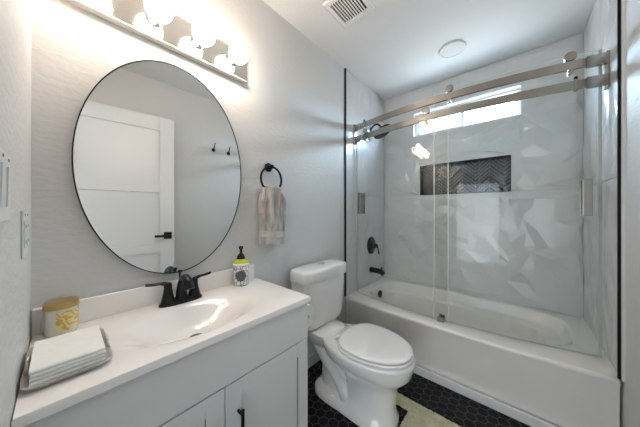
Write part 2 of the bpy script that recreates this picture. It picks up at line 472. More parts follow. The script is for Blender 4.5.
# window over the tub
bm = bmesh.new(); f = 0.028; XG = XB + 0.055
def fr_box(bm, y0, y1, z0, z1, x0, x1, t):
    add_box(bm, x0, x1, y0, y1, z0, z0 + t, 0.002); add_box(bm, x0, x1, y0, y1, z1 - t, z1, 0.002)
    add_box(bm, x0, x1, y0, y0 + t, z0 + t, z1 - t, 0.002); add_box(bm, x0, x1, y1 - t, y1, z0 + t, z1 - t, 0.002)
fr_box(bm, WY0, WY1, WZ0, WZ1, XG, XG + 0.06, 0.020)
win = struct('window_1', bm, M['frame'], 'narrow white sliding window high above the tub niche', 'window')
bm = bmesh.new(); fr_box(bm, -0.79, WY1 - 0.016, WZ0 + 0.016, WZ1 - 0.016, XG + 0.005, XG + 0.028, 0.026); finish('sash', bm, M['frame'], win)
bm = bmesh.new(); fr_box(bm, WY0 + 0.016, -0.755, WZ0 + 0.016, WZ1 - 0.016, XG + 0.031, XG + 0.055, 0.026); finish('sash', bm, M['frame'], win)
finish('pane', box(XG + 0.015, XG + 0.018, -0.775, WY1 - 0.03, WZ0 + 0.03, WZ1 - 0.03), M['pane'], win)
finish('pane', box(XG + 0.042, XG + 0.045, WY0 + 0.03, -0.77, WZ0 + 0.03, WZ1 - 0.03), M['pane'], win)
# tiled window reveal
bm = bmesh.new()
add_box(bm, XB, XB + 0.158, WY0 - 0.003, WY0 + 0.001, WZ0, WZ1); add_box(bm, XB, XB + 0.158, WY1 - 0.001, WY1 + 0.003, WZ0, WZ1)
add_box(bm, XB, XB + 0.158, WY0, WY1, WZ0 - 0.003, WZ0 + 0.001); add_box(bm, XB, XB + 0.158, WY0, WY1, WZ1 - 0.001, WZ1 + 0.003)
finish('reveal', bm, M['tile'], win, smooth=False)

# niche
ni = thing('shower_niche', 'wide recessed black chevron tile niche in the wall behind the tub', 'niche', (XB + 0.05, (NY0 + NY1) / 2, NZ0))
ni['kind'] = 'structure'
bm = box(XB + 0.085, XB + 0.095, NY0 + 0.002, NY1 - 0.002, NZ0 + 0.002, NZ1 - 0.002); finish('chevron_back', bm, M['chevron'], ni, smooth=False)
bm = bmesh.new()
a, b = XB - 0.001, XB + 0.086
add_box(bm, a, b, NY0, NY0 + 0.006, NZ0, NZ1); add_box(bm, a, b, NY1 - 0.006, NY1, NZ0, NZ1)
add_box(bm, a, b, NY0, NY1, NZ0, NZ0 + 0.006); add_box(bm, a, b, NY0, NY1, NZ1 - 0.006, NZ1)
finish('niche_lining', bm, M['blacktrim'], ni, smooth=False)

# baseboards
struct('baseboard_mirror_side', box(0.815, XF - 0.012, -0.014, 0, 0, 0.085, 0.003), M['trimw'], 'white baseboard on the wall behind the toilet', 'baseboard')
bm = box(XF - 0.020, XF - 0.001, YR, -0.014, 0, 0.056, 0.004)
struct('baseboard_tub', bm, M['trimw'], 'low white baseboard along the foot of the bathtub', 'baseboard')
struct('baseboard_right', box(0.9, XF - 0.02, YR, YR + 0.014, 0, 0.085, 0.003), M['trimw'], 'white baseboard on the right wall', 'baseboard')

# hall behind the doorway (seen only in reflections)
struct('floor_hall', box(-2.4, 0, -2.4, 0.4, -0.08, 0), M['wood'], 'wooden floor of the hall', 'floor')
struct('ceiling_hall', box(-2.4, -0.12, -2.4, 0.4, H, H + 0.1), M['ceil'], 'hall ceiling', 'ceiling')
struct('wall_hall_far', box(-2.5, -2.4, -2.4, 0.4, 0, H), M['hall'], 'far hall wall', 'wall')
struct('wall_hall_left', box(-2.4, -0.12, 0.4, 0.5, 0, H), M['hall'], 'left hall wall', 'wall')
struct('wall_hall_right', box(-2.4, -0.12, -2.5, -2.4, 0, H), M['hall'], 'right hall wall', 'wall')
struct('wall_hall_near', box(-0.16, -0.12, -2.4, YR - 0.12, 0, H), M['hall'], 'near hall wall right of the doorway', 'wall')
struct('wall_hall_side', box(-0.16, -0.12, 0.12, 0.4, 0, H), M['hall'], 'near hall wall left of the doorway', 'wall')

# ------------------------------------------------------------------ door leaf folded back against the right wall
DW, DT, DHH = 0.785, 0.035, 2.03
hinge = Vector((0.003, -1.452, 0.008)); dang = math.radians(5.6)
door = bpy.data.objects.new('door_1', None); C.objects.link(door); ORG['door_1'] = Vector((0, 0, 0))
door.location = hinge; door.rotation_euler = (0, 0, dang)
tag(door, 'white three-panel shaker door opened back, seen in the mirror', 'door', None, 'structure')
bm = bmesh.new()
st = 0.115; rails = [0.0, 0.22, 0.765, 0.845, 1.325, 1.40, 1.905, DHH]
add_box(bm, 0, st, -DT, 0, 0, DHH, 0.0015); add_box(bm, DW - st, DW, -DT, 0, 0, DHH, 0.0015)
for a, b in ((0, .22), (.765, .845), (1.325, 1.40), (1.905, DHH)): add_box(bm, st, DW - st, -DT, 0, a, b, 0.0015)
add_box(bm, st - 0.005, DW - st + 0.005, -DT + 0.012, -0.012, 0.1, DHH - 0.1)
finish('door_panel', bm, M['trimw'], door)
bm = box(DW - 0.086, DW - 0.022, 0, 0.009, 0.888, 0.952, 0.002)
hb = finish('door_handle', bm, M['black'], door)
bm = bmesh.new(); add_tube(bm, [(DW - 0.054, 0.008, 0.920), (DW - 0.054, 0.036, 0.920)], 0.009)
add_box(bm, DW - 0.160, DW - 0.044, 0.028, 0.039, 0.908, 0.930, 0.003); finish('lever', bm, M['black'], hb)
bm = bmesh.new()
for z in (0.25, 1.02, 1.80): add_tube(bm, [(-0.004, 0.002, z), (-0.004, 0.002, z + 0.09)], 0.005)
finish('hinge', bm, M['black'], door)
# doorway casing, bathroom side
bm = bmesh.new()
add_box(bm, -0.12, 0.0, DY0, DY0 + 0.015, 0, DH); add_box(bm, -0.12, 0.0, DY1 - 0.015, DY1, 0, DH); add_box(bm, -0.12, 0.0, DY0, DY1, DH - 0.015, DH)
struct('trim_4', bm, M['trimw'], 'white jamb lining of the doorway', 'trim')

# ------------------------------------------------------------------ bathtub
tub = thing('bathtub', 'white alcove bathtub with a bowed front apron', 'bathtub', (2.14, -0.762, 0))
def tub_outer(t, z, inset=0.0, bowamt=0.035):
    # rectangle param by angle, front edge (toward -x) bowed
    cx, cy = (XF + XB) / 2, -0.765; hx, hy = (XB - XF) / 2 - (inset if math.cos(t) < 0 else 0), 0.7645
    c, s = math.cos(t), math.sin(t)
    k = 1 / max(abs(c) / hx, abs(s) / hy)
    x, y = cx + c * k, cy + s * k
    if c < 0:
        fr = min(1, (cx - x) / hx)
        x -= bowamt * bow(y) * fr
    return Vector((x, y, z))
def tub_in(t, z, x0, x1, hy0, hy1, e=4.0, bowed=0.09):
    # basin ring: x0..x1 , y from -0.762-hy0 .. -0.762+hy1
    cx = (x0 + x1) / 2; hx = (x1 - x0) / 2; c, s = math.cos(t), math.sin(t)
    hy = hy1 if s > 0 else hy0
    x = hx * math.copysign(abs(c) ** (2 / e), c); y = hy * math.copysign(abs(s) ** (2 / e), s)
    if c < 0: x -= bowed * bow(-0.762 + y * 1.0) * (-x / hx)
    return Vector((cx + x, -0.762 + y, z))
NT_ = 160
# angles chosen so corners are sampled
hx_, hy_ = (XB - XF) / 2, 0.762
ca = math.atan2(hy_, hx_)
ang = []
for a0, a1, n in ((-ca, ca, 44), (ca, PI - ca, 28), (PI - ca, PI + ca, 60), (PI + ca, 2 * PI - ca, 28)):
    ang += [a0 + (a1 - a0) * i / n for i in range(n)]
rings = []
for ins, z, bw in ((0.0, 0.0, 0.0), (0.0, 0.33, 0.022), (0.0, 0.366, 0.031), (0.0, 0.380, 0.035), (0.004, 0.389, 0.035), (0.012, TUBZ, 0.035)):
    off = 0.012 if z < 0.36 else 0.0
    rr_ = []
    for t in ang:
        p = tub_outer(t, z, ins, bw)
        if math.cos(t) < 0 and off: p.x = min(max(p.x, p.x + off * min(1, (2.13 - p.x) / 0.39)), XB)
        rr_.append(p)
    rings.append(rr_)
bx0, bx1 = 1.945, 2.462
rings.append([tub_in(t, TUBZ, bx0 - 0.012, bx1 + 0.012, 0.672, 0.675, 5, 0.095) for t in ang])
rings.append([tub_in(t, TUBZ - 0.004, bx0 - 0.004, bx1 + 0.004, 0.664, 0.667, 5, 0.095) for t in ang])
rings.append([tub_in(t, TUBZ - 0.014, bx0, bx1, 0.658, 0.662, 5, 0.093) for t in ang])
rings.append([tub_in(t, 0.325, bx0 + 0.010, bx1 - 0.010, 0.635, 0.655, 4.2, 0.07) for t in ang])
rings.append([tub_in(t, 0.312, bx0 + 0.016, bx1 - 0.016, 0.625, 0.652, 4.2, 0.06) for t in ang])
rings.append([tub_in(t, 0.306, bx0 + 0.046, bx1 - 0.046, 0.56, 0.647, 3.6, 0.035) for t in ang])
rings.append([tub_in(t, 0.296, bx0 + 0.054, bx1 - 0.054, 0.55, 0.645, 3.6, 0.03) for t in ang])
rings.append([tub_in(t, 0.16, bx0 + 0.07, bx1 - 0.065, 0.50, 0.63, 4, 0.01) for t in ang])
rings.append([tub_in(t, 0.10, bx0 + 0.10, bx1 - 0.095, 0.44, 0.60, 3.6, 0.0) for t in ang])
rings.append([tub_in(t, 0.085, bx0 + 0.14, bx1 - 0.13, 0.40, 0.56, 3.2, 0.0) for t in ang])
bm = bmesh.new(); add_loft(bm, rings, False, True)
finish('basin', bm, M['tub'], tub, angle=60)
bm = bmesh.new(); add_lathe(bm, (2.20, -0.116, 0.315), (0, -1, 0.12), [(0, 0.036), (0.008, 0.036), (0.012, 0.03), (0.014, 0.0)], 24, True, False)
add_box(bm, 2.194, 2.206, -0.137, -0.126, 0.318, 0.350, 0.003)
tag(finish('overflow_cap', bm, M['black'], tub), 'black round overflow cap')
bm = bmesh.new(); add_lathe(bm, (2.20, -0.30, 0.086), (0, 0, 1), [(0, 0.032), (0.004, 0.03), (0.006, 0.0)], 24, True, False)
tag(finish('drain', bm, M['black'], tub), 'black drain')

# ------------------------------------------------------------------ tub fittings
v = thing('shower_valve', 'round black shower valve with a lever on the tiled end wall', 'valve', (2.21, -0.012, 0.80))
bm = bmesh.new(); add_lathe(bm, (2.21, -0.010, 0.80), (0, -1, 0), [(0, 0.092), (0.006, 0.092), (0.013, 0.080), (0.016, 0.045), (0.018, 0.03), (0.05, 0.026), (0.055, 0.0)], 40, True, False)
finish('escutcheon', bm, M['black'], v)
bm = bmesh.new(); add_lathe(bm, (2.21, -0.055, 0.80), (0, -1, 0), [(0, 0.022), (0.028, 0.020), (0.033, 0.0)], 24, True, False)
add_tube(bm, [(2.21, -0.075, 0.80), (2.222, -0.088, 0.77), (2.228, -0.092, 0.715)], [0.011, 0.009, 0.010], 12, flat=0.7)
finish('lever', bm, M['black'], v)
s = thing('tub_spout', 'black tub spout with diverter knob below the shower valve', 'spout', (2.20, -0.012, 0.545))
bm = bmesh.new(); add_tube(bm, spline([(2.20, -0.010, 0.545), (2.20, -0.06, 0.547), (2.20, -0.13, 0.540), (2.20, -0.158, 0.518)], 6), [0.030] * 3 + [0.027] * 8 + [0.025] * 4 + [0.024] * 4, 20)
finish('spout', bm, M['black'], s)
bm = bmesh.new(); add_tube(bm, [(2.20, -0.135, 0.556), (2.20, -0.135, 0.580)], 0.006); add_lathe(bm, (2.20, -0.135, 0.578), (0, 0, 1), [(0, 0.008), (0.003, 0.012), (0.010, 0.011), (0.013, 0.0)], 16, True, False)
finish('diverter', bm, M['black'], s)
s = thing('rain_shower', 'round black rain shower head on a curved arm', 'shower', (2.20, -0.010, 2.01))
bm = bmesh.new(); add_lathe(bm, (2.20, -0.010, 2.015), (0, -1, 0), [(0, 0.032), (0.004, 0.031), (0.012, 0.016), (0.014, 0.0)], 24, True, False)
finish('flange', bm, M['black'], s)
bm = bmesh.new(); add_tube(bm, spline([(2.20, -0.012, 2.015), (2.20, -0.05, 2.050), (2.20, -0.095, 2.050), (2.20, -0.13, 2.010), (2.20, -0.146, 1.978)], 8), 0.010, 14)
finish('arm', bm, M['black'], s)
nrm = Vector((0, -0.093, -0.162)).normalized(); hc = Vector((2.20, -0.143, 1.972))
bm = bmesh.new(); add_lathe(bm, hc, nrm, [(-0.022, 0.014), (-0.004, 0.024), (0.004, 0.092), (0.008, 0.099), (0.016, 0.099), (0.018, 0.094), (0.018, 0.0)], 40, True, False)
finish('spray_plate', bm, M['black'], s)

# ------------------------------------------------------------------ shower rail and curved sliding glass
def curved_bar(bm, y0, y1, z0, z1, xo, t, n=40, bev=True):
    rings = []
    for i in range(n + 1):
        y = y0 + (y1 - y0) * i / n; x = glass_x(y) + xo
        c = 0.0015
        rings.append([Vector(p) for p in ((x - t / 2 + c, y, z0), (x + t / 2 - c, y, z0), (x + t / 2, y, z0 + c), (x + t / 2, y, z1 - c),
                                         (x + t / 2 - c, y, z1), (x - t / 2 + c, y, z1), (x - t / 2, y, z1 - c), (x - t / 2, y, z0 + c))])
    add_loft(bm, rings)
rail = thing('shower_rail', 'pair of curved brushed nickel rails spanning the tub above the glass', 'rail', (1.85, -0.762, 1.80))
RT0, RT1, RB0, RB1 = 1.914, 1.960, 1.806, 1.852
for z0, z1 in ((RT0, RT1), (RB0, RB1)):
    bm = bmesh.new(); curved_bar(bm, -1.500, -0.024, z0, z1, -0.016, 0.016); finish('rail', bm, M['nickel'], rail)
for s_, yw in ((1, -0.009), (-1, YR + 0.009)):
    bm = bmesh.new()
    add_box(bm, 1.866 + (0.014 if s_ < 0 else 0), 1.914 + (0.018 if s_ < 0 else 0), yw, yw - s_ * 0.016, 1.790, 1.974, 0.003)
    for z0, z1 in ((RT0 - 0.004, RT1 + 0.004), (RB0 - 0.004, RB1 + 0.004)):
        y0, y1 = yw - s_ * 0.012, yw - s_ * 0.085
        rg = []
        for i in range(5):
            y = y0 + (y1 - y0) * i / 4; x = glass_x(y) - 0.016
            rg.append([Vector(p) for p in ((x - 0.012, y, z0), (x + 0.012, y, z0), (x + 0.012, y, z1), (x - 0.012, y, z1))])
        add_loft(bm, rg)
    finish('wall_bracket', bm, M['nickel'], rail, smooth=False)
# door stops: one on the top bar at the left, one on the lower bar at the right
for y, z0, z1 in ((-0.135, RT0, RT1), (-1.405, RB0, RB1)):
    x = glass_x(y) - 0.016; bm = bmesh.new()
    add_box(bm, x - 0.011, x + 0.011, y - 0.008, y + 0.008, z0 - 0.008, z1 + 0.006, 0.002)
    st_ = finish('door_stop', bm, M['nickel'], rail)
    bm = bmesh.new(); add_lathe(bm, (x, y, z1 + 0.006), (0, 0, 1), [(0, 0.008), (0.014, 0.008), (0.016, 0.006)], 16); finish('bumper', bm, M['black'], st_)

def glass_panel(y0, y1, z0, z1, xo, label, rollers, rail_z, hy, seal_y):
    cy = (y0 + y1) / 2
    p = thing('sliding_glass_panel', label, 'shower door', (glass_x(cy) + xo, cy, z0))
    bm = bmesh.new(); curved_bar(bm, y0, y1, z0, z1, xo, 0.008, 36); gobj = finish('glass', bm, M['glass'], p, angle=50)
    for ye in (y0, y1):
        if abs(ye - seal_y) < 0.01: continue
        bm = bmesh.new(); x = glass_x(ye) + xo
        add_box(bm, x - 0.0043, x + 0.0043, ye - 0.0022, ye + 0.0022, z0, z1 - 0.001); finish('polished_edge', bm, M['glassedge'], p)
    bm = bmesh.new(); curved_bar(bm, y0, y1, z0 - 0.0045, z0 - 0.0002, xo, 0.009, 36); finish('bottom_seal', bm, M['seal'], p)
    bm = bmesh.new(); curved_bar(bm, y0, y1, z1 + 0.0001, z1 + 0.0016, xo, 0.008, 36); finish('polished_edge', bm, M['glassedge'], p)
    bm = bmesh.new(); x = glass_x(seal_y) + xo
    sgn = -1 if seal_y < -0.762 else 1
    add_box(bm, x - 0.006, x + 0.006, seal_y + sgn * 0.001, seal_y + sgn * 0.014, z0, z1); finish('seal_strip', bm, M['seal'], p)
    for y in rollers:
        x = glass_x(y) - 0.016
        bm = bmesh.new()
        add_lathe(bm, (x - 0.018, y, rail_z[1] + 0.025), (1, 0, 0), [(0.004, 0.012), (0.006, 0.023), (0.010, 0.025), (0.024, 0.025), (0.026, 0.010), (0.055, 0.010)], 28)
        finish('roller', bm, M['nickel'], p)
        bm = bmesh.new()
        add_lathe(bm, (x - 0.014, y, rail_z[0] - 0.012), (1, 0, 0), [(-0.002, 0.008), (0, 0.012), (0.020, 0.012), (0.022, 0.006), (0.048, 0.006)], 24)
        finish('guide_pin', bm, M['nickel'], p)
    bm = bmesh.new(); x = glass_x(hy) + xo
    add_box(bm, x - 0.040, x - 0.028, hy - 0.018, hy + 0.018, 1.135, 1.330, 0.003)
    for z in (1.16, 1.305): add_tube(bm, [(x - 0.034, hy, z), (x - 0.003, hy, z)], 0.007)
    add_box(bm, x + 0.028, x + 0.040, hy - 0.018, hy + 0.018, 1.135, 1.330, 0.003)
    for z in (1.16, 1.305): add_tube(bm, [(x + 0.034, hy, z), (x + 0.003, hy, z)], 0.007)
    finish('handle', bm, M['nickel'], p)
    return p
glass_panel(-0.815, -0.040, TUBZ + 0.008, 1.862, 0.006, 'curved clear glass sliding panel nearer the shower head, hung from the lower rail', (-0.155, -0.682), (RB0, RB1), -0.085, -0.040)
glass_panel(-1.490, -0.722, TUBZ + 0.008, 2.005, 0.022, 'curved clear glass sliding panel at the right, hung from the upper rail', (-0.826, -1.385), (RT0, RT1), -1.448, -1.490)
g = thing('door_guide', 'small metal glass guide block on the middle of the tub rim', 'guide', (glass_x(-.77) + 0.012, -0.77, TUBZ))
bm = bmesh.new(); xg = glass_x(-0.77)
add_box(bm, xg - 0.018, xg + 0.046, -0.792, -0.750, TUBZ, TUBZ + 0.0075, 0.002)
finish('base', bm, M['nickel'], g)
bm = bmesh.new(); add_box(bm, xg - 0.016, xg - 0.004, -0.790, -0.752, TUBZ + 0.007, TUBZ + 0.036, 0.004); finish('cheek', bm, M['nickel'], g)
bm = bmesh.new(); add_box(bm, xg + 0.030, xg + 0.042, -0.790, -0.752, TUBZ + 0.007, TUBZ + 0.036, 0.004); finish('cheek', bm, M['nickel'], g)

# ------------------------------------------------------------------ toilet
TX = 1.238
toi = thing('toilet', 'white two-piece toilet with closed lid between the vanity and the tub', 'toilet', (TX, -0.40, 0))
n = 56
bm = bmesh.new()
# bowl + front pedestal column
prof = [ # z, y centre, hx, hy back, hy front, exponent
    (0.000, -0.47, 0.120, 0.22, 0.215, 3.0), (0.030, -0.47, 0.120, 0.22, 0.215, 3.0), (0.045, -0.48, 0.108, 0.17, 0.198, 2.6),
    (0.10, -0.51, 0.098, 0.13, 0.165, 2.5), (0.18, -0.52, 0.100, 0.13, 0.162, 2.4), (0.230, -0.51, 0.112, 0.17, 0.185, 2.3),
    (0.265, -0.50, 0.138, 0.22, 0.232, 2.2), (0.300, -0.49, 0.163, 0.26, 0.272, 2.2), (0.332, -0.485, 0.176, 0.27, 0.285, 2.15),
    (0.360, -0.485, 0.183, 0.27, 0.293, 2.15), (0.376, -0.485, 0.183, 0.27, 0.293, 2.15), (0.384, -0.485, 0.174, 0.262, 0.284, 2.15)]
add_loft(bm, [sup_ring(TX, yc, z, hx, hb, e, n, hf) for z, yc, hx, hb, hf, e in prof])
# rear deck that carries the tank
add_loft(bm, [sup_ring(TX, -0.165, z, hx, hy, 4, n) for z, hx, hy in ((0.290, 0.085, 0.11), (0.330, 0.112, 0.135), (0.366, 0.122, 0.145), (0.380, 0.122, 0.145), (0.385, 0.116, 0.139))])
# trapway pipe showing on both flanks
for sx in (-1, 1):
    tp = spline([(TX + sx * 0.040, -0.16, 0.30), (TX + sx * 0.050, -0.215, 0.262), (TX + sx * 0.052, -0.262, 0.205), (TX + sx * 0.050, -0.305, 0.160),
                 (TX + sx * 0.058, -0.365, 0.128), (TX + sx * 0.060, -0.405, 0.085), (TX + sx * 0.050, -0.42, 0.02)], 6)
    add_tube(bm, tp, [0.040 + 0.006 * math.sin(i / 36 * PI * 3) for i in range(len(tp))], 20)
# rear foot
add_loft(bm, [sup_ring(TX, -0.31, z, hx, hy, 3, n) for z, hx, hy in ((0, 0.122, 0.155), (0.034, 0.122, 0.155), (0.044, 0.114, 0.147), (0.060, 0.072, 0.12), (0.31, 0.052, 0.12))])
finish('bowl', bm, M['porc'], toi, angle=50)
# bolt cap
for sx in (-1, 1):
    bm = bmesh.new(); add_lathe(bm, (TX + sx * 0.100, -0.34, 0.043), (0, 0, 1), [(0, 0.015), (0.010, 0.013), (0.016, 0.0)], 20, True, False)
    finish('bolt_cap', bm, M['seat'], toi)
# tank
bm = bmesh.new()
tr = []
for z, hx, hy in ((0.386, 0.165, 0.072), (0.396, 0.182, 0.082), (0.45, 0.190, 0.086), (0.60, 0.205, 0.090), (0.700, 0.213, 0.092)):
    tr.append(sup_ring(TX + 0.034, -0.108, z, hx, hy, 6, 64))
add_loft(bm, tr); finish('tank', bm, M['porc'], toi, angle=50)
bm = bmesh.new()
def lidring(z, k): return sup_ring(TX + 0.040, -0.108, z, 0.236 * k + (k - 1) * 0.0, 0.092 + (k - 1) * .2, 5, 64, 0.104 + (k - 1) * .2)
add_loft(bm, [lidring(0.699, 0.96), lidring(0.701, 0.99), lidring(0.712, 1.0), lidring(0.757, 1.0), lidring(0.769, 0.985), lidring(0.776, 0.95), lidring(0.780, 0.85), lidring(0.782, 0.6)])
lid = finish('tank_lid', bm, M['porc'], toi, angle=50)
bm = bmesh.new(); add_lathe(bm, (TX + 0.058, -0.112, 0.781), (0, 0, 1), [(0, 0.026), (0.004, 0.026), (0.006, 0.023), (0.006, 0.0)], 32, True, False)
tag(finish('flush_button', bm, M['chrome'], lid), 'chrome round flush button')
# seat and cover
def seat_ring(z, k=0.0):
    out = []
    for i in range(n):
        t = 2 * PI * i / n; c, s_ = math.cos(t), math.sin(t)
        if s_ >= 0:
            x = (0.183 - k) * math.copysign(abs(c) ** (2 / 2.6), c); y = (0.150 - k) * abs(s_) ** (2 / 4.5)
            x *= 1 - 0.30 * (y / 0.15) ** 2.0 if y > 0 else 1
        else:
            x = (0.183 - k) * math.copysign(abs(c) ** (2 / 2.1), c); y = -(0.262 - k) * abs(s_) ** (2 / 2.1)
        out.append(Vector((TX + x, -0.508 + y, z)))
    return out
bm = bmesh.new(); add_loft(bm, [seat_ring(0.385, 0.012), seat_ring(0.388, 0.003), seat_ring(0.396, 0.0), seat_ring(0.401, 0.003), seat_ring(0.403, 0.008)])
finish('seat', bm, M['seat'], toi, angle=50)
bm = bmesh.new(); add_loft(bm, [seat_ring(0.404, 0.016), seat_ring(0.407, 0.007), seat_ring(0.414, 0.005), seat_ring(0.421, 0.010), seat_ring(0.425, 0.024), seat_ring(0.427, 0.06)])
finish('seat_cover', bm, M['seat'], toi, angle=50)
for sx in (-1, 1):
    bm = bmesh.new(); add_box(bm, TX + sx * 0.075 - 0.020, TX + sx * 0.075 + 0.020, -0.358, -0.336, 0.386, 0.402, 0.006, 3); finish('hinge', bm, M['seat'], toi)

# ------------------------------------------------------------------ vanity
VX = 0.816; VT = 0.7684; VU = 0.744; VD = 0.4543; CF = -0.440
van = thing('vanity_cabinet', 'pale grey shaker vanity cabinet with two doors under the white sink top', 'cabinet', (VX / 2, -0.22, 0))
bm = bmesh.new()
add_box(bm, 0.004, 0.022, CF + 0.022, -0.003, 0.09, VU - 0.001); add_box(bm, VX - 0.022, VX - 0.004, CF + 0.022, -0.003, 0.09, VU - 0.001)
add_box(bm, 0.022, VX - 0.022, -0.012, -0.003, 0.09, VU - 0.001); add_box(bm, 0.022, VX - 0.022, CF + 0.024, -0.012, 0.09, 0.108)
add_box(bm, 0.022, VX - 0.022, CF + 0.024, CF + 0.040, VU - 0.06, VU - 0.001)
add_box(bm, 0.02, VX - 0.02, CF + 0.075, -0.01, 0.0, 0.09)
finish('carcass', bm, M['cab'], van, smooth=False)
finish('painted_gap_shade', box(0.003, VX - 0.006, CF + 0.014, CF + 0.024, 0.095, VU - 0.001), M['gapshade'], van, smooth=False)  # dark sheet standing in for shade in the gaps round doors and drawer front
finish('false_drawer_front', box(0.006, VX - 0.002, CF, CF + 0.018, 0.578, 0.736, 0.0012), M['cab'], van)
def shaker(x0, x1, z0, z1, t=0.060):
    bm = bmesh.new()
    add_box(bm, x0, x0 + t, CF, CF + 0.018, z0, z1, 0.001); add_box(bm, x1 - t, x1, CF, CF + 0.018, z0, z1, 0.001)
    add_box(bm, x0 + t, x1 - t, CF, CF + 0.018, z0, z0 + t, 0.001); add_box(bm, x0 + t, x1 - t, CF, CF + 0.018, z1 - t, z1, 0.001)
    add_box(bm, x0 + t - 0.004, x1 - t + 0.004, CF + 0.005, CF + 0.014, z0 + t - 0.004, z1 - t + 0.004)
    return bm
XM = 0.421
for x0, x1, hx in ((0.006, XM - 0.0015, XM - 0.044), (XM + 0.0015, VX - 0.002, XM + 0.047)):
    d = finish('cabinet_door', shaker(x0, x1, 0.10, 0.573), M['cab'], van)
    bm = bmesh.new(); add_tube(bm, [(hx, CF - 0.030, 0.485), (hx, CF - 0.030, 0.325)], 0.0062, 14)
    for z in (0.468, 0.342): add_tube(bm, [(hx, CF, z), (hx, CF - 0.030, z)], 0.005, 12)
    tag(finish('handle', bm, M['black'], d), 'black bar handle')

# sink top with integral oval bowl and backsplash
top = thing('sink_top', 'white cultured marble vanity top with integral oval basin and backsplash', 'sink top', (VX / 2, -0.22, VU))
SX, SY, SA, SB = 0.400, -0.254, 0.238, 0.152
cnt = 96
x0, x1, y0, y1 = 0.0015, VX + 0.004, -VD, -0.0015
ca1 = [math.atan2(yy - SY, xx - SX) % (2 * PI) for xx, yy in ((x1, y1), (x0, y1), (x0, y0), (x1, y0))]
angs = sorted(set([round(2 * PI * k / cnt, 6) for k in range(cnt)] + [round(a, 6) for a in ca1]))
def rect_ring(z, ins):
    out = []
    for a in angs:
        c, s_ = math.cos(a), math.sin(a)
        k = 1e9
        if c > 1e-9: k = min(k, (x1 - ins - SX) / c)
        if c < -1e-9: k = min(k, (x0 + ins - SX) / c)
        if s_ > 1e-9: k = min(k, (y1 - ins - SY) / s_)
        if s_ < -1e-9: k = min(k, (y0 + ins - SY) / s_)
        out.append(Vector((SX + c * k, SY + s_ * k, z)))
    return out
def oval(z, k, dy=0): return [Vector((SX + SA * k * math.cos(a), SY + dy + SB * k * math.sin(a), z)) for a in angs]
bm = bmesh.new()
add_loft(bm, [rect_ring(VU, 0.001), rect_ring(VU + 0.001, 0), rect_ring(VT - 0.004, 0), rect_ring(VT - 0.001, 0.0012), rect_ring(VT, 0.005),
              *[oval(VT - 0.088 * (0.5 - 0.5 * math.cos(PI * (1 - k) ** 0.85)), 0.08 + k) for k in [1 - q / 22 for q in range(23)]]], False, True)
finish('counter_and_basin', bm, M['marble'], top, angle=40)
bm = bmesh.new(); add_box(bm, x0, 0.803, -0.020, -0.0015, VT - 0.001, VT + 0.082, 0.004, 3)
add_box(bm, x0, 0.020, -0.024, -0.018, VT - 0.001, VT + 0.080, 0.002)
finish('backsplash', bm, M['marble'], top)
bm = bmesh.new(); add_lathe(bm, (SX, SY, VT - 0.0878), (0, 0, 1), [(0, 0.026), (0.004, 0.024), (0.002, 0.016), (0.009, 0.014), (0.011, 0.0)], 28, True, False)
tag(finish('drain', bm, M['black'], top), 'black drain stopper')

# ------------------------------------------------------------------ faucet
FX, FY = 0.407, -0.072
fa = thing('faucet', 'matte black centerset faucet with two lever handles behind the basin', 'faucet', (FX, FY, VT))
bm = bmesh.new()
add_loft(bm, [sup_ring(FX, FY, z, hx, hy, 2.6, 48) for z, hx, hy in ((VT, 0.083, 0.029), (VT + 0.006, 0.083, 0.029), (VT + 0.012, 0.080, 0.026), (VT + 0.018, 0.073, 0.022))])
finish('base_plate', bm, M['black'], fa)
bm = bmesh.new()
sp = spline([(FX, FY, VT + 0.015), (FX, FY - 0.002, VT + 0.06), (FX, FY - 0.014, VT + 0.098), (FX, FY - 0.046, VT + 0.113), (FX, FY - 0.078, VT + 0.100), (FX, FY - 0.092, VT + 0.074)], 7)
rr = [0.024 - 0.0095 * min(1, i / 14) + 0.004 * max(0, (i - 18) / 17) for i in range(len(sp))]
add_tube(bm, sp, rr, 20)
finish('spout', bm, M['black'], fa)
for sx in (-1, 1):
    bm = bmesh.new(); hx = FX + sx * 0.051
    add_lathe(bm, (hx, FY, VT + 0.012), (0, 0, 1), [(0, 0.026), (0.012, 0.0235), (0.035, 0.018), (0.058, 0.0145), (0.070, 0.015), (0.080, 0.013), (0.084, 0.0)], 28, True, False)
    h = finish('handle_post', bm, M['black'], fa)
    bm = bmesh.new(); add_tube(bm, spline([(hx, FY, VT + 0.088), (hx + sx * 0.025, FY, VT + 0.094), (hx + sx * 0.050, FY + 0.004, VT + 0.095), (hx + sx * 0.074, FY + 0.006, VT + 0.099)], 5), [0.010] * 5 + [0.0072] * 6 + [0.0078] * 5, 14, flat=0.75)
    finish('lever', bm, M['black'], h)
bm = bmesh.new(); add_tube(bm, [(FX, FY + 0.022, VT + 0.012), (FX, FY + 0.022, VT + 0.122)], 0.0035)
add_lathe(bm, (FX, FY + 0.022, VT + 0.120), (0, 0, 1), [(0, 0.004), (0.006, 0.008), (0.012, 0.008), (0.014, 0.0)], 16, True, False)
finish('lift_rod', bm, M['black'], fa)

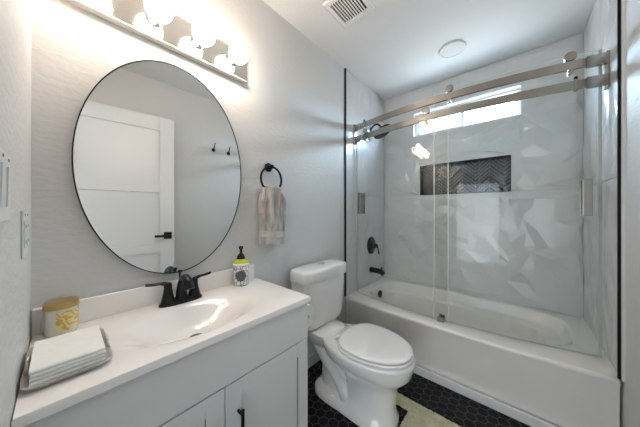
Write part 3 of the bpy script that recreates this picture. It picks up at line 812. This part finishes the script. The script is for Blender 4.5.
# ------------------------------------------------------------------ toilet paper on the cabinet side
HX, HZ = 0.893, 0.617
hd_ = thing('toilet_paper_holder', 'black toilet paper holder on the right side of the vanity cabinet', 'paper holder', (VX, -0.24, HZ))
bm = bmesh.new(); add_lathe(bm, (VX - 0.003, -0.245, HZ), (1, 0, 0), [(0, 0.020), (0.006, 0.020), (0.008, 0.008), (0.010, 0.007)], 24)
finish('mount', bm, M['black'], hd_)
bm = bmesh.new(); add_tube(bm, spline([(VX, -0.245, HZ), (VX + 0.05, -0.245, HZ), (HX - 0.006, -0.245, HZ), (HX, -0.252, HZ), (HX, -0.29, HZ), (HX, -0.355, HZ)], 6), 0.006, 12)
finish('arm', bm, M['black'], hd_)
bm = bmesh.new(); n_ = 48
def rg(y, R): return [Vector((HX + R * math.cos(2 * PI * k / n_), y, HZ + R * math.sin(2 * PI * k / n_))) for k in range(n_)]
L = [rg(-0.262, 0.010), rg(-0.262, 0.057), rg(-0.264, 0.060), rg(-0.360, 0.060), rg(-0.362, 0.057), rg(-0.362, 0.010), rg(-0.262, 0.010)]
add_loft(bm, L, False, False)
add_box(bm, HX - 0.0605, HX - 0.0590, -0.360, -0.264, HZ - 0.085, HZ - 0.012)
tag(finish('toilet_paper_roll', bm, M['napkin'], None), 'white toilet paper roll peeking out beside the vanity cabinet', 'toilet paper')

# ------------------------------------------------------------------ counter items
cd = thing('candle_jar', 'yellow-labelled oval candle jar with gold lid in the counter corner', 'candle', (0.070, -0.078, VT))
CX, CY = 0.064, -0.058
def jr(z, k, e=2.3): return sup_ring(CX, CY, z, 0.0375 * k, 0.0375 * k, e, 48)
bm = bmesh.new(); add_loft(bm, [jr(VT, 0.88), jr(VT + 0.004, 0.97), jr(VT + 0.012, 1), jr(VT + 0.080, 1), jr(VT + 0.085, 0.97)])
finish('jar', bm, M['jar'], cd)
bm = bmesh.new(); add_loft(bm, [jr(VT + 0.084, 1.03), jr(VT + 0.084, 1.06), jr(VT + 0.098, 1.06), jr(VT + 0.102, 1.02), jr(VT + 0.1035, 0.9), jr(VT + 0.1035, 0.5)])
finish('lid', bm, M['gold'], cd)
bm = bmesh.new(); rows = []
for z in (VT + 0.014, VT + 0.076):
    rg = jr(z, 1.012); row = [rg[k % 48] for k in range(34, 50)]
    rows.append(row)
add_loft(bm, rows, False, False, closed=False); finish('label', bm, M['goldlabel'], cd)

PX, PY = 0.694, -0.060
sd = thing('soap_dispenser', 'patterned ceramic soap dispenser with black pump and lime green collar', 'soap dispenser', (PX, PY, VT))
bm = bmesh.new(); add_lathe(bm, (PX, PY, VT), (0, 0, 1), [(0, 0.033), (0.003, 0.037), (0.010, 0.0385), (0.102, 0.0385), (0.106, 0.037)], 48)
finish('jar', bm, M['leafjar'], sd)
bm = bmesh.new(); add_lathe(bm, (PX, PY, VT + 0.105), (0, 0, 1), [(0, 0.038), (0.002, 0.0425), (0.009, 0.0425), (0.013, 0.039)], 48); finish('rim', bm, M['seat'], sd)
bm = bmesh.new(); add_lathe(bm, (PX, PY, VT + 0.118), (0, 0, 1), [(0, 0.0385), (0.004, 0.0385), (0.013, 0.035), (0.019, 0.024), (0.022, 0.020), (0.022, 0.0)], 48, True, False); finish('collar', bm, M['lime'], sd)
bm = bmesh.new(); add_lathe(bm, (PX, PY, VT + 0.139), (0, 0, 1), [(0, 0.022), (0.010, 0.020), (0.022, 0.014), (0.030, 0.007), (0.050, 0.0065), (0.051, 0.011), (0.064, 0.012), (0.067, 0.0)], 28, True, False)
add_tube(bm, [(PX, PY, VT + 0.196), (PX - 0.010, PY - 0.018, VT + 0.197), (PX - 0.016, PY - 0.028, VT + 0.193)], 0.005, 10)
finish('pump', bm, M['black'], sd)
# medallion printed on the jar, turned to the room
bm = bmesh.new(); cang = math.atan2(CAM.y - PY, CAM.x - PX) ; R_ = 0.0388
cv = bm.verts.new((PX + R_ * math.cos(cang), PY + R_ * math.sin(cang), VT + 0.055)); prev = []
for ring_r in (0.010, 0.020, 0.028):
    cur = []
    for k in range(32):
        a = 2 * PI * k / 32; da = ring_r * (1 + (0.06 * math.cos(8 * a) if ring_r > 0.02 else 0)) * math.cos(a) / R_
        cur.append(bm.verts.new((PX + R_ * math.cos(cang + da), PY + R_ * math.sin(cang + da), VT + 0.055 + ring_r * math.sin(a))))
    for k in range(32):
        if not prev: bm.faces.new((cv, cur[k], cur[(k + 1) % 32]))
        else: bm.faces.new((prev[k], cur[k], cur[(k + 1) % 32], prev[(k + 1) % 32]))
    prev = cur
finish('medallion', bm, M['medallion'], sd)

# guest towel tray
tx0, tx1, ty0, ty1 = 0.003, 0.154, -0.392, -0.150
tray = thing('napkin_tray', 'pewter guest napkin tray with scrolled ends on the counter by the left wall', 'tray', ((tx0 + tx1) / 2, (ty0 + ty1) / 2, VT))
bm = bmesh.new(); tcx, tcy = (tx0 + tx1) / 2, (ty0 + ty1) / 2; hx, hy = (tx1 - tx0) / 2, (ty1 - ty0) / 2
add_loft(bm, [sup_ring(tcx, tcy, z, hx - i, hy - i, 10, 64) for z, i in ((VT, 0.016), (VT + 0.003, 0.010), (VT + 0.014, 0.001), (VT + 0.016, 0.001), (VT + 0.0155, 0.004), (VT + 0.006, 0.014), (VT + 0.005, 0.03))])
finish('plate', bm, M['pewter'], tray)
for xx in (tx0 + 0.006, tx1 - 0.004):
    bm = bmesh.new(); pts = []
    for k in range(41):
        y = tcy - 0.040 + 0.080 * k / 40
        pts.append((xx, y, VT + 0.014 + 0.014 * math.sin(PI * k / 40) + 0.003 * math.sin(10 * PI * k / 40)))
    add_tube(bm, pts, 0.0035, 10)
    for yy in (-0.040, 0.040): torus(bm, (xx, tcy + yy, VT + 0.019), (1, 0, 0), 0.005, 0.0022, 20, 8)
    finish('scroll_handle', bm, M['pewter'], tray)
nx0, nx1, ny0, ny1 = 0.017, 0.139, -0.372, -0.198
zz = VT + 0.0072; NN = 4; rn = random.Random(4)
for k in range(NN):
    th = 0.0088
    a = rn.uniform(-0.001, 0.001); b = rn.uniform(-0.0012, 0.0012)
    ncx, ncy = (nx0 + nx1) / 2 + a, (ny0 + ny1) / 2 + b
    bm = bmesh.new()
    # folded paper: profile of a sheet folded along the front edge, run across the napkin
    hxx, yb, yf = (nx1 - nx0) / 2 - rn.uniform(0, 0.0012), ny1 + b, ny0 + b + rn.uniform(0, 0.002)
    za, zb = zz + 0.0001, zz + th - 0.0001; rf = (zb - za) / 2; zm = (za + zb) / 2; g2 = 0.0003
    outer = [(yb, za)] + [(yf + rf - rf * math.sin(PI * q / 8), zm - rf * math.cos(PI * q / 8)) for q in range(9)] + [(yb, zb)]
    inner = [(yb, zm + g2)] + [(yf + rf + 0.002, zm + g2), (yf + rf + 0.002, zm - g2)] + [(yb, zm - g2)]
    loop_ = outer + inner
    add_loft(bm, [[Vector((ncx + sx * hxx, y, z)) for y, z in loop_] for sx in (-1, -0.98, 0.98, 1)])
    lab = ('white folded paper napkin on top of the stack in the pewter tray' if k == NN - 1 else
           'white folded paper napkin at the bottom of the stack in the tray' if k == 0 else 'white folded paper napkin in the middle of the tray stack')
    tag(finish('paper_napkin', bm, M['napkin'], None), lab, 'napkin', 'paper napkins in the tray')
    zz += th

# ------------------------------------------------------------------ mirror
MX, MZ, MA, MB = 0.402, 1.348, 0.316, 0.463
mr = thing('wall_mirror', 'large oval wall mirror with thin black frame above the faucet', 'mirror', (MX, 0, MZ - MB))
def mring(y, k): return [Vector((MX + (MA + k) * math.cos(2 * PI * i / 128), y, MZ + (MB + k) * math.sin(2 * PI * i / 128))) for i in range(128)]
bm = bmesh.new(); add_loft(bm, [mring(-0.001, -0.004), mring(-0.001, 0), mring(-0.022, 0), mring(-0.022, -0.0035), mring(-0.019, -0.004)], True, True)
finish('frame', bm, M['black'], mr)
bm = bmesh.new(); add_loft(bm, [mring(-0.019, -0.0038), mring(-0.0200, -0.0038)], True, True)
finish('mirror_glass', bm, M['mirror'], mr, smooth=False)

# ------------------------------------------------------------------ vanity light
LZ0, LZ1 = 1.888, 2.036
lb = thing('vanity_light', 'four-globe chrome vanity light bar above the oval mirror', 'light', (0.40, 0, LZ0))
bm = bmesh.new(); add_box(bm, 0.052, 0.748, -0.030, -0.0005, LZ0, LZ1, 0.0015)
finish('backplate', bm, M['plate'], lb)
bm = bmesh.new(); add_box(bm, 0.050, 0.750, -0.033, 0.0, LZ0 - 0.006, LZ0, 0.002); add_box(bm, 0.050, 0.750, -0.033, 0.0, LZ1, LZ1 + 0.004, 0.001)
finish('edge_lip', bm, M['lip'], lb)
for k in range(4):
    bx = 0.147 + 0.1697 * k; bz = (LZ0 + LZ1) / 2
    bm = bmesh.new(); add_lathe(bm, (bx, -0.030, bz), (0, -1, 0), [(0, 0.030), (0.006, 0.030), (0.010, 0.022), (0.026, 0.021), (0.028, 0.016)], 28)
    sk = finish('socket', bm, M['chrome'], lb)
    bm = bmesh.new(); pr = [(0.0, 0.014), (0.004, 0.016)]
    Rb = 0.048
    for i in range(3, 24):
        a = PI * i / 24; pr.append((0.052 + -Rb * math.cos(a), Rb * math.sin(a)))
    pr = [p for p in pr if p[0] < 0.005 or p[1] > 0.016 or p[0] > 0.05]
    pr.append((0.052 + Rb, 0.0))
    add_lathe(bm, (bx, -0.054, bz), (0, -1, 0), pr, 32, True, False)
    finish('bulb', bm, M['bulb'], lb)

# ------------------------------------------------------------------ towel ring and towel
RX, RZ, RR = 0.908, 1.356, 0.076
tr_ = thing('towel_ring', 'black towel ring on the wall right of the mirror', 'towel ring', (RX, 0, RZ + RR))
bm = bmesh.new(); add_lathe(bm, (RX + 0.003, 0, RZ + RR), (0, -1, 0), [(0, 0.027), (0.008, 0.027), (0.012, 0.017), (0.034, 0.012), (0.046, 0.013), (0.050, 0.0)], 28, True, False)
finish('mount', bm, M['black'], tr_)
bm = bmesh.new(); torus(bm, (RX, -0.040, RZ), (0, 1, 0), RR, 0.0068, 56, 12)
finish('ring', bm, M['black'], tr_)

def towel():
    bm = bmesh.new(); N = 96; rows = []
    TXc = RX + 0.002; z1, z0 = RZ - RR + 0.034, 0.962
    K = 44
    for j in range(K + 1):
        f = j / K; z = z1 + (z0 - z1) * f
        w = 0.056 + 0.032 * min(1, f / 0.28) ** 0.7 + 0.006 * math.sin(f * 5)
        th = 0.026 + 0.008 * min(1, f / 0.3) + (0.005 if 0.80 < f else 0)
        if j == 0: w *= 0.93; th *= 0.55
        xc = TXc + 0.004 * math.sin(f * 4) + (0.004 if f > .5 else 0)
        ring = []
        for i in range(N):
            a = 2 * PI * i / N; c, s_ = math.cos(a), math.sin(a)
            x = w * math.copysign(abs(c) ** 0.7, c)
            y = th * math.copysign(abs(s_) ** 0.7, s_)
            amp = (0.35 + 0.65 * math.exp(-((f - 0.25) / 0.35) ** 2))
            fold = (0.0120 * math.sin(x * 105 + 1.2 + 0.8 * f) + 0.0055 * math.sin(x * 210 + f * 2.4)) * amp
            if s_ < 0: y += fold
            # deep valley where the towel's two edges meet
            if s_ < 0: y += 0.012 * math.exp(-((x - 0.030 - 0.012 * f) / 0.010) ** 2) * amp
            ring.append(Vector((xc + x, -0.040 + y, z - 0.010 * (x / 0.08) * (f if s_ < 0 else 0.4 * f))))
        rows.append(ring)
    add_loft(bm, rows, True, True)
    return bm
tw = thing('hand_towel', 'beige grey hand towel hanging folded through the black ring', 'towel', (RX, -0.04, 0.965))
finish('towel_cloth', towel(), M['terry'], tw, angle=70)
bm = bmesh.new(); rows = []
for z, e in ((1.038, 0.0005), (1.034, 0.0024), (1.006, 0.0028), (1.001, 0.0005)):
    ring = []
    for i in range(96):
        a = 2 * PI * i / 96; c, s_ = math.cos(a), math.sin(a); f = (1.314 - z) / (1.314 - 0.962)
        w = 0.056 + 0.032 + 0.006 * math.sin(f * 5) + e; th = 0.034 + (0.005 if 0.80 < f else 0.002) + e
        x = w * math.copysign(abs(c) ** 0.7, c); y = th * math.copysign(abs(s_) ** 0.7, s_)
        amp = (0.35 + 0.65 * math.exp(-((f - 0.25) / 0.35) ** 2))
        if s_ < 0: y += (0.0120 * math.sin(x * 105 + 1.2 + 0.8 * f) + 0.0055 * math.sin(x * 210 + f * 2.4)) * amp + 0.012 * math.exp(-((x - 0.030 - 0.012 * f) / 0.010) ** 2) * amp
        ring.append(Vector((RX + 0.002 + 0.004 * math.sin(f * 4) + 0.004 + x, -0.040 + y, z - 0.010 * (x / 0.08) * (f if s_ < 0 else 0.4 * f))))
    rows.append(ring)
add_loft(bm, rows, False, False); finish('woven_band', bm, M['terryband'], tw, angle=70)

# ------------------------------------------------------------------ bath mat
rx0, rx1, ry0, ry1 = 0.98, 1.472, -1.16, -0.592
bm = bmesh.new(); rn = random.Random(11)
GX, GY = 96, 110; grid = {}
def inmat(x, y):
    # notch cut round the toilet foot
    if abs(x - TX) < 0.145 and y > -0.70: return False
    return True
for i in range(GX + 1):
    for j in range(GY + 1):
        x = rx0 + (rx1 - rx0) * i / GX; y = ry0 + (ry1 - ry0) * j / GY
        if not inmat(x, y): continue
        e = min(x - rx0, rx1 - x, y - ry0, ry1 - y, 0.02)
        h = 0.003 + 0.012 * (e / 0.02) ** 0.5 + rn.uniform(-0.0022, 0.0022)
        jx = rn.uniform(-0.003, 0.003); jy = rn.uniform(-0.003, 0.003)
        wob = 0.004 * math.sin(y * 28) if i == GX else 0
        grid[i, j] = bm.verts.new((x + jx + wob, y + jy, h))
for i in range(GX):
    for j in range(GY):
        q = [(i, j), (i + 1, j), (i + 1, j + 1), (i, j + 1)]
        if all(k in grid for k in q): bm.faces.new([grid[k] for k in q])
be = [e for e in bm.edges if e.is_boundary]
ex = bmesh.ops.extrude_edge_only(bm, edges=be)
for v_ in [g_ for g_ in ex['geom'] if isinstance(g_, bmesh.types.BMVert)]: v_.co.z = 0.0004
tag(finish('bath_mat', bm, M['rug'], None, angle=80), 'pale yellow shaggy bath mat on the floor in front of the toilet', 'bath mat')

# ------------------------------------------------------------------ ceiling fixtures
vx0, vx1, vy0, vy1 = 1.125, 1.365, -0.500, -0.262
ve = thing('exhaust_vent', 'square white slatted exhaust vent on the ceiling', 'vent', ((vx0 + vx1) / 2, (vy0 + vy1) / 2, H))
bm = bmesh.new(); t_ = 0.034
def rr4(z, i): return [Vector(p) for p in ((vx0 + i, vy0 + i, z), (vx1 - i, vy0 + i, z), (vx1 - i, vy1 - i, z), (vx0 + i, vy1 - i, z))]
add_loft(bm, [rr4(H, 0.0), rr4(H - 0.006, 0.0), rr4(H - 0.014, 0.008), rr4(H - 0.014, t_), rr4(H - 0.004, t_ + 0.001), rr4(H, t_ + 0.001)], False, False)
finish('cover', bm, M['seat'], ve, smooth=False)
finish('painted_duct_shade', box(vx0 + t_, vx1 - t_, vy0 + t_, vy1 - t_, H - 0.003, H - 0.0005), M['dark'], ve, smooth=False)  # flat dark sheet, paints the shade seen between the vent slats
ns = 10
for k in range(ns):
    y = vy0 + t_ + (vy1 - vy0 - 2 * t_) * (k + 0.5) / ns
    if k == 0:
        continue
    yb = vy0 + t_ + (vy1 - vy0 - 2 * t_) * k / ns
    finish('slat', box(vx0 + t_, vx1 - t_, yb - 0.0042, yb + 0.0042, H - 0.0135, H - 0.0115), M['seat'], ve, smooth=False)
cl = thing('ceiling_light', 'round flat white recessed light on the ceiling above the tub front', 'ceiling light', (2.10, -0.785, H))
bm = bmesh.new(); add_lathe(bm, (2.10, -0.785, H), (0, 0, -1), [(0, 0.094), (0.010, 0.094), (0.014, 0.090), (0.014, 0.080), (0.011, 0.079)], 48, False, False); finish('trim_ring', bm, M['fix'], cl)
bm = bmesh.new(); add_lathe(bm, (2.10, -0.785, H), (0, 0, -1), [(0.004, 0.080), (0.011, 0.080), (0.013, 0.05), (0.0135, 0.0)], 48, True, False); finish('lens', bm, M['lens'], cl)

# ------------------------------------------------------------------ switch plates on the left wall
def plate(y0, y1, z0, z1, label, lx, name, cat):
    p = thing(name, label, cat, (0, (y0 + y1) / 2, z0))
    finish('cover_plate', box(0.0002, 0.0040, y0, y1, z0, z1, 0.0022), M['plastic'], p)
    nn = 2; wv = (y1 - y0) / nn
    for k in range(nn):
        yc = y0 + wv * (k + 0.5); zc = (z0 + z1) / 2
        bm = bmesh.new()
        pts0 = [(yc - 0.0165, zc - 0.033), (yc + 0.0165, zc - 0.033), (yc + 0.0165, zc + 0.033), (yc - 0.0165, zc + 0.033)]
        if lx:   # rocker: tilted wedge
            vs = [bm.verts.new(c) for c in ((0.004, yc - .0165, zc - .033), (0.004, yc + .0165, zc - .033), (0.004, yc + .0165, zc + .033), (0.004, yc - .0165, zc + .033),
                                            (0.0048, yc - .0165, zc - .033), (0.0048, yc + .0165, zc - .033), (0.0065, yc + .0165, zc + .033), (0.0065, yc - .0165, zc + .033))]
            for q in ((0, 1, 2, 3), (4, 5, 6, 7), (0, 1, 5, 4), (1, 2, 6, 5), (2, 3, 7, 6), (3, 0, 4, 7)): bm.faces.new([vs[i] for i in q])
            finish('rocker_switch', bm, M['plastic'], p, smooth=False)
        else:
            add_box(bm, 0.004, 0.0060, yc - .0165, yc + .0165, zc - .033, zc + .033, 0.001); f_ = finish('socket_insert', bm, M['plastic'], p)
            for zc2 in (zc - .019, zc + .019):
                for dy in (-.0065, .0065):
                    finish('slot', box(0.0058, 0.0062, yc + dy - .001, yc + dy + .001, zc2 - .004, zc2 + .004), M['dark'], f_, smooth=False)
        bm = bmesh.new(); add_lathe(bm, (0.0043, yc, z1 - 0.011), (1, 0, 0), [(0, 0.003), (0.001, 0.003), (0.0014, 0.0)], 12, True, False); finish('screw', bm, M['nickel'], p)
    return p
plate(-0.285, -0.165, 1.046, 1.162, 'white double outlet plate on the left wall above the napkin tray', False, 'outlet_plate', 'outlet')
plate(-0.605, -0.492, 1.144, 1.258, 'white double rocker switch plate at the left edge of the picture', True, 'switch_plate', 'light switch')

# ------------------------------------------------------------------ robe hooks on the right wall (seen in the mirror)
def hook(x, z, label):
    p = thing('robe_hook', label, 'hook', (x, YR, z), 'robe hooks on the wall opposite the mirror')
    bm = bmesh.new(); add_lathe(bm, (x, YR, z), (0, 1, 0), [(0, 0.020), (0.005, 0.020), (0.008, 0.012), (0.010, 0.0)], 24, True, False); finish('rosette', bm, M['black'], p)
    bm = bmesh.new()
    add_tube(bm, spline([(x, YR + 0.008, z + 0.004), (x + 0.002, YR + 0.020, z + 0.022), (x + 0.004, YR + 0.030, z + 0.062), (x + 0.006, YR + 0.038, z + 0.078)], 6), 0.0055, 10)
    add_tube(bm, spline([(x, YR + 0.008, z - 0.004), (x, YR + 0.020, z - 0.020), (x, YR + 0.030, z - 0.014), (x, YR + 0.034, z + 0.002)], 6), 0.0055, 10)
    finish('prongs', bm, M['black'], p)
hook(1.228, 1.872, 'black double robe hook, the left one in the mirror reflection')
hook(1.408, 1.865, 'black double robe hook, the right one in the mirror reflection')
